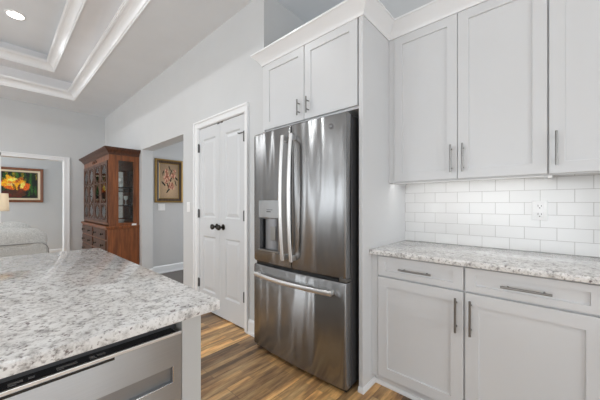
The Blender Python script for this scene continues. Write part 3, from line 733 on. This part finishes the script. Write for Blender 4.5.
# tag on the waist moulding, dishes inside
bm = B(); abox(bm, (X1+0.028, 1.478, 0.868), (X1+0.0305, 1.545, 0.897)); tag(obj('paper_tag', bm, M['plastic'], origin=(X1+0.029, 1.51, 0.868)), 'small white tag standing on the china cabinet ledge', 'tag')
def bowl(x, y, z, r, h, label):
    bm = B(); alathe(bm, [(r*0.4, 0), (r*0.45, 0.006), (r*0.85, h*0.5), (r, h), (r*0.96, h), (r*0.8, h*0.5), (r*0.4, 0.012)], (x, y, z), 'Z', 24)
    tag(obj('bowl', bm, M['ceramic'], smooth=True), label, 'bowl')
bowl(-5.28, 1.36, 0.884, 0.075, 0.045, 'pale bowl on the china cabinet floor, nearest the side glass')
bowl(-5.50, 1.42, 0.884, 0.085, 0.065, 'deeper pale bowl behind the nearest one in the china cabinet')
def glassware(x, y, z, label):
    bm = B(); alathe(bm, [(0.03, 0), (0.03, 0.003), (0.004, 0.008), (0.004, 0.07), (0.03, 0.10), (0.034, 0.15), (0.032, 0.15), (0.027, 0.10), (0.002, 0.075)], (x, y, z), 'Z', 20)
    tag(obj('wine_glass', bm, M['ceramic'], smooth=True), label, 'glass', 'stemware in the china cabinet')
for x, y, z in ((-5.22, 1.33, 1.1985), (-5.24, 1.45, 1.1985), (-5.30, 1.39, 1.4885)): glassware(x, y, z, 'pale stemmed glass on a shelf inside the china cabinet')

# ------------------------------------------------------------------ pictures
def canvas(name, W_, H_, nx, ny, fn, place, parent):
    """thin canvas with painted image in per-face colours; place(u,v,d)"""
    bm = B(); lay = bm.loops.layers.color.new('paint')
    g = [[bm.verts.new(place(W_*i/nx, H_*j/ny, 0)) for i in range(nx+1)] for j in range(ny+1)]
    for j in range(ny):
        for i in range(nx):
            f = bm.faces.new((g[j][i], g[j][i+1], g[j+1][i+1], g[j+1][i])); c = fn((i+0.5)/nx, (j+0.5)/ny)
            for lp in f.loops: lp[lay] = (*[max(0, min(1, q)) for q in c], 1)
    b4 = [bm.verts.new(place(u, v, 0.006)) for u, v in ((0, 0), (W_, 0), (W_, H_), (0, H_))]; bm.faces.new(b4)
    m = mat(name+'_paint', (0.5, 0.5, 0.5), 0.45); n, l, b = nodes(m); a = n.new('ShaderNodeVertexColor'); a.layer_name = 'paint'
    l.new(a.outputs[0], b.inputs['Base Color'])
    return obj('canvas', bm, m, parent)
def frame_rings(bm, W_, H_, rings, place):
    """rings=[(inset, depth)] picture-frame moulding; closed loop"""
    rs = []
    for ins, d in rings: rs.append([bm.verts.new(place(u, v, d)) for u, v in ((ins, ins), (W_-ins, ins), (W_-ins, H_-ins), (ins, H_-ins))])
    for A, B_ in zip(rs, rs[1:]+rs[:1]):
        for k in range(4): bm.faces.new((A[k], A[(k+1) % 4], B_[(k+1) % 4], B_[k]))
def blobs(u, v, lst, bg):
    c = bg
    for (cx, cy, rx, ry, an, col) in lst:
        dx, dy = u-cx, v-cy; ca, sa = math.cos(an), math.sin(an)
        a = (dx*ca+dy*sa)/rx; b = (-dx*sa+dy*ca)/ry
        if a*a+b*b < 1: c = col
    return c
rn = random.Random(3)
# flowers in the hall: hangs on X=-5.04 wall, u = along +Y ... image left is smaller Y
W1, H1 = 0.485, 0.765
def pl1(u, v, d): return (-5.04+0.030-d, 1.826+u, 1.240+v)
t = thing('framed_picture', 'gold and dark framed painting of pale blossoms in the hallway', 'picture', (-5.03, 1.826+W1/2, 1.24))
bm = B(); frame_rings(bm, W1, H1, [(0, 0.029), (0, 0.006), (0.006, -0.006), (0.022, -0.010), (0.030, 0.0), (0.030, 0.029)], pl1); obj('outer_frame', bm, M['gold'], t)
bm = B(); frame_rings(bm, W1, H1, [(0.030, 0.028), (0.030, -0.002), (0.050, 0.002), (0.072, 0.012), (0.072, 0.028)], pl1); obj('inner_frame', bm, M['umber'], t)
bm = B(); frame_rings(bm, W1, H1, [(0.072, 0.027), (0.072, 0.009), (0.082, 0.013), (0.082, 0.027)], pl1); obj('gilt_slip', bm, M['gold'], t)
fl = []
for (cx, cy, r) in ((0.38, 0.68, 0.12), (0.30, 0.58, 0.11), (0.45, 0.57, 0.12), (0.36, 0.80, 0.09), (0.72, 0.66, 0.13), (0.80, 0.80, 0.08), (0.62, 0.38, 0.14), (0.55, 0.32, 0.10), (0.70, 0.31, 0.09), (0.34, 0.48, 0.10)):
    for k in range(7):
        a = k*0.9+cx*9; rr = r*(0.55+0.2*rn.random())
        fl.append((cx+r*0.62*math.cos(a), cy+r*0.36*math.sin(a), rr*0.62, rr*0.34, a, (0.86-0.14*(k % 3), 0.66-0.17*(k % 3), 0.56-0.17*(k % 3))))
    fl.append((cx, cy, r*0.2, r*0.12, 0, (0.42, 0.20, 0.12)))
lv = [(0.52, 0.88, 0.09, 0.025, 2.2, (0.06, 0.09, 0.03)), (0.60, 0.75, 0.12, 0.025, 1.0, (0.07, 0.10, 0.03)), (0.20, 0.42, 0.13, 0.03, 2.6, (0.05, 0.07, 0.03)), (0.90, 0.58, 0.10, 0.03, -0.5, (0.10, 0.14, 0.05)),
      (0.45, 0.22, 0.12, 0.03, 0.6, (0.10, 0.12, 0.05)), (0.42, 0.42, 0.03, 0.20, 0.3, (0.06, 0.07, 0.03)), (0.60, 0.55, 0.025, 0.25, -0.5, (0.06, 0.07, 0.03)), (0.18, 0.72, 0.08, 0.025, 1.2, (0.09, 0.12, 0.05)), (0.85, 0.45, 0.09, 0.025, 2.0, (0.07, 0.1, 0.04))]
def f1(u, v):
    k = 0.72-0.30*math.hypot(u-0.55, v-0.35); n_ = rn.random()*0.05
    return blobs(u, v, lv+fl, (k*1.1+n_, k*0.92+n_, k*0.72+n_))
canvas('blossom', W1-0.16, H1-0.16, 40, 60, f1, lambda u, v, d: pl1(u+0.08, v+0.08, 0.016+d), t)
# flowers in the den
W2, H2 = 1.05, 0.772; py0 = -0.335; pz0 = 1.252
import_k = (WALL_X)/(-8.8)
def pl2(u, v, d): return (WALL_X+0.030-d, py0+0.005+u*1.0, pz0+v)
W2 = 0.732-py0
t = thing('framed_picture', 'red-brown framed painting of a yellow bloom on dark green, near lamp', 'picture', (WALL_X+0.01, py0+W2/2, pz0))
bm = B(); frame_rings(bm, W2, H2, [(0, 0.029), (0, 0.004), (0.010, -0.008), (0.045, -0.004), (0.055, 0.008), (0.055, 0.029)], pl2); obj('outer_frame', bm, M['walnut'], t)
bm = B(); frame_rings(bm, W2, H2, [(0.055, 0.028), (0.055, 0.006), (0.095, 0.014), (0.095, 0.028)], pl2); obj('cream_liner', bm, M['liner'], t)
bm = B(); frame_rings(bm, W2, H2, [(0.095, 0.027), (0.095, 0.012), (0.108, 0.016), (0.108, 0.027)], pl2); obj('dark_slip', bm, M['umber'], t)
rn2 = random.Random(11); Y_ = (0.92, 0.52, 0.03); Yl = (1.0, 0.78, 0.32); Or = (0.75, 0.30, 0.01); Br = (0.22, 0.09, 0.03)
streak = []
for k in range(90):
    g_ = 0.05+0.24*rn2.random(); streak.append((rn2.random(), 0.25+0.75*rn2.random(), 0.012+0.012*rn2.random(), 0.10+0.16*rn2.random(), (rn2.random()-0.5)*0.35, (g_*0.5, g_*1.15, g_*0.30) if k % 6 else (0.40, 0.36, 0.05)))
brown = [(0.30+0.5*rn2.random(), 0.03+0.26*rn2.random(), 0.05, 0.07, rn2.random()*3, (0.15+0.16*rn2.random(), 0.07+0.06*rn2.random(), 0.03)) for k in range(46)]
pet = [(0.40, 0.50, 0.12, 0.20, 0.5, Or), (0.42, 0.62, 0.11, 0.17, -0.2, Y_), (0.44, 0.76, 0.05, 0.13, 0.35, Y_), (0.36, 0.55, 0.13, 0.10, 0.5, Y_), (0.52, 0.62, 0.16, 0.17, 0, Y_), (0.54, 0.70, 0.12, 0.07, 0.1, Yl), (0.60, 0.50, 0.10, 0.18, 0, Y_),
       (0.68, 0.68, 0.07, 0.13, -0.3, (0.55, 0.28, 0.06)), (0.70, 0.52, 0.09, 0.18, -0.3, Y_), (0.80, 0.46, 0.10, 0.14, -0.5, Or), (0.86, 0.38, 0.05, 0.10, -0.4, Or), (0.76, 0.50, 0.04, 0.14, -0.2, Yl), (0.48, 0.52, 0.08, 0.05, 0.4, (0.75, 0.55, 0.30)), (0.56, 0.42, 0.02, 0.16, 0.2, Br), (0.67, 0.42, 0.018, 0.14, -0.2, Br), (0.47, 0.60, 0.05, 0.018, 0.5, Or), (0.60, 0.60, 0.05, 0.015, 0.3, Or)]
# the bloom sits in the part of the canvas right of centre; remap u so petals fill px 3..30
pet = [(0.16+cx*0.74, cy, rx*0.92, ry, an, c) for cx, cy, rx, ry, an, c in pet]
brown = [(0.16+cx*0.74, cy, rx, ry, an, c) for cx, cy, rx, ry, an, c in brown]
def f2_(u, v): u += (rn2.random()-0.5)*0.03; v += (rn2.random()-0.5)*0.05; q = 0.7+0.6*rn2.random(); return tuple(min(1, a*q*1.3) for a in blobs(u, v, streak+brown+pet, (0.03, 0.06, 0.025)))
canvas('bloom', W2-0.21, H2-0.21, 84, 56, f2_, lambda u, v, d: pl2(u+0.105, v+0.105, 0.018+d), t)

# ------------------------------------------------------------------ switches
def switch(name, c, axis, gangs, label):
    wd = 0.074 if gangs == 1 else 0.118
    def P(u, v, d): return (c[0]+u, c[1]-d, c[2]+v) if axis == 'Y' else (c[0]+d, c[1]+u, c[2]+v)
    t = thing(name, label, 'light switch', P(0, -0.06, 0.003))
    def bx(lo, hi, b=0.0):
        p, q = P(*lo), P(*hi); bm = B(); abox(bm, [min(p[i], q[i]) for i in range(3)], [max(p[i], q[i]) for i in range(3)], b); return bm
    obj('cover_plate', bx((-wd/2, -0.06, 0.0003), (wd/2, 0.06, 0.007), 0.002), M['plastic'], t)
    for k in range(gangs):
        u = (k-(gangs-1)/2)*0.046; obj('rocker', bx((u-0.016, -0.033, 0.006), (u+0.016, 0.033, 0.011), 0.002), M['plastic'], t)
switch('light_switch', (-3.31, YW, 1.178), 'Y', 1, 'white wall switch on the pier left of the pantry doors')
switch('light_switch', (-5.04, 1.944, 1.160), 'X', 2, 'white double wall switch below the hallway blossom painting')

# ------------------------------------------------------------------ recessed light
def downlight(x, y, z, label, power):
    t = thing('ceiling_light', label, 'light', (x, y, z), 'recessed downlights')
    bm = B(); alathe(bm, [(0.100, 0), (0.100, -0.006), (0.092, -0.010), (0.080, -0.010), (0.078, -0.001)], (x, y, z), 'Z', 36); obj('trim_ring', bm, M['plastic'], t, smooth=True)
    bm = B(); alathe(bm, [(0.079, -0.0105), (0.079, -0.012), (0.06, -0.014), (0.001, -0.015)], (x, y, z), 'Z', 36); obj('lens', bm, M['lamp_disc'], t, smooth=True)
    l = bpy.data.lights.new('downlight_beam', 'AREA'); l.shape = 'DISK'; l.size = 0.15; l.energy = power; l.color = (0.96, 0.985, 1); l.spread = math.radians(150)
    o = bpy.data.objects.new('downlight_beam', l); C.objects.link(o); o.location = (x, y, z-0.02)
downlight(-5.15, 0.165, Z3, 'round lit recessed downlight in the tray ceiling', 12)
for x, p_ in ((-2.7, 10), (-0.3, 1.5)):  # unseen downlights, fixtures included, added to brighten counter, floor and ceiling
    for y in (0.165, -2.6): downlight(x, y, Z3, 'unseen tray ceiling downlight added for fill light', p_)
downlight(-5.15, -2.6, Z3, 'unseen tray ceiling downlight added for fill light', 12)
downlight(2.2, 0.6, ZC, 'unseen kitchen ceiling downlight added for fill light', 2)  # added kitchen downlight, out of view, more fill

# ------------------------------------------------------------------ sofa, cushions, table lamp
def puff(bm, c, s, p=0.55, seg=20, tilt=None, wob=0.0):
    """superellipsoid cushion"""
    n0 = len(bm.verts); bmesh.ops.create_uvsphere(bm, u_segments=seg*2, v_segments=seg, radius=1)
    bm.verts.ensure_lookup_table()
    for v in list(bm.verts)[n0:]:
        q = Vector([math.copysign(abs(a)**p, a) for a in v.co])
        q += Vector((math.sin(q.y*5+q.z*3), math.sin(q.x*4+q.z*4), math.sin(q.x*5+q.y*6)))*wob
        q = Vector((q.x*s[0], q.y*s[1], q.z*s[2]))
        if tilt is not None: q = tilt @ q
        v.co = q+Vector(c)
SX = -4.80
t = thing('sofa', 'grey tweed sofa seen from behind beyond the island', 'sofa', (SX-0.45, -0.65, 0))
bm = B(); abox(bm, (SX-0.90, -1.76, 0.06), (SX-0.02, 0.45, 0.42), 0.04); obj('base', bm, M['sofa'], t, smooth=True)
bm = B(); abox(bm, (SX-0.20, -1.78, 0.10), (SX, 0.462, 0.735), 0.09); obj('backrest', bm, M['sofa'], t, smooth=True)
bm = B(); yy0, yy1 = -1.76, 0.40; atube(bm, [(SX-0.012, yy0, 0.722), (SX-0.012, yy1-0.06, 0.722), (SX-0.014, yy1, 0.715), (SX-0.02, yy1+0.035, 0.685), (SX-0.03, yy1+0.055, 0.64), (SX-0.035, yy1+0.058, 0.3)], 0.005, 8, up=Vector((1, 0, 0.01))); obj('welt', bm, M['welt'], t, smooth=True)
for y in (0.34, -1.66):
    bm = B(); abox(bm, (SX-0.92, y-0.11, 0.08), (SX-0.16, y+0.11, 0.62), 0.06); obj('arm', bm, M['sofa'], t, smooth=True)
for y in (-0.09, -0.66, -1.23):
    bm = B(); puff(bm, (SX-0.55, y, 0.46), (0.34, 0.285, 0.09), 0.5); obj('seat_cushion', bm, M['sofa'], t, smooth=True)
for x in (SX-0.8, SX-0.1):
    for y in (-1.68, 0.38):
        bm = B(); acyl(bm, (x, y, 0), (x, y, 0.07), 0.022, 0.03); obj('foot', bm, M['umber'], t)
for y, dz, s in ((0.105, 0.0, 1.0), (-0.60, 0.0, 1.0), (-1.25, -0.01, 1.0)):
    bm = B(); puff(bm, (SX-0.215, y, 0.725+dz), (0.19, 0.35, 0.185), 0.62, tilt=Matrix.Rotation(-0.2, 3, 'Y'), wob=0.02); obj('back_cushion', bm, M['sofa'], t, smooth=True)
bm = B(); puff(bm, (SX-0.49, 0.13, 0.77), (0.10, 0.22, 0.215), 0.8, tilt=Matrix.Rotation(-0.35, 3, 'Y') @ Matrix.Rotation(0.16, 3, 'X'), wob=0.03)
tag(obj('throw_pillow', bm, M['sofa'], smooth=True), 'peaked grey pillow propped against the sofa back cushion', 'pillow')
# lamp on end table
LX, LY = -6.25, -0.045
t = thing('end_table', 'dark wood end table under the table lamp behind the sofa', 'table', (LX, LY, 0))
bm = B(); abox(bm, (LX-0.26, LY-0.26, 0.57), (LX+0.26, LY+0.26, 0.60), 0.006); obj('tabletop', bm, WD, t)
bm = B(); abox(bm, (LX-0.23, LY-0.23, 0.48), (LX+0.23, LY+0.23, 0.571)); obj('apron', bm, WD, t)
for sx in (-1, 1):
    for sy in (-1, 1):
        bm = B(); acyl(bm, (LX+sx*0.21, LY+sy*0.21, 0), (LX+sx*0.21, LY+sy*0.21, 0.5), 0.014, 0.022); obj('leg', bm, WD, t)
t = thing('table_lamp', 'table lamp with cream drum shade at the left photo edge', 'lamp', (LX, LY, 0.60))
bm = B(); alathe(bm, [(0.075, 0), (0.075, 0.015), (0.02, 0.03), (0.03, 0.06), (0.065, 0.14), (0.075, 0.22), (0.055, 0.31), (0.018, 0.36), (0.012, 0.38), (0.012, 0.44)], (LX, LY, 0.60), 'Z', 28); obj('base', bm, M['ceramic'], t, smooth=True)
bm = B(); acyl(bm, (LX, LY, 1.03), (LX, LY, 1.385), 0.005); obj('stem', bm, M['bronze'], t)
bm = B(); alathe(bm, [(0.182, 1.105), (0.170, 1.378), (0.167, 1.378), (0.179, 1.105)], (LX, LY, 0), 'Z', 40)
bm.faces.ensure_lookup_table()
caps = [f for f in bm.faces if len(f.verts) > 4]; bmesh.ops.delete(bm, geom=caps, context='FACES')
obj('lamp_shade', bm, M['shade'], t, smooth=True)
pl = bpy.data.lights.new('lamp_bulb_light', 'POINT'); pl.energy = 3.0; pl.color = (1, 0.96, 0.91); pl.shadow_soft_size = 0.03
po = bpy.data.objects.new('lamp_bulb_light', pl); C.objects.link(po); po.location = (LX, LY, 1.24)
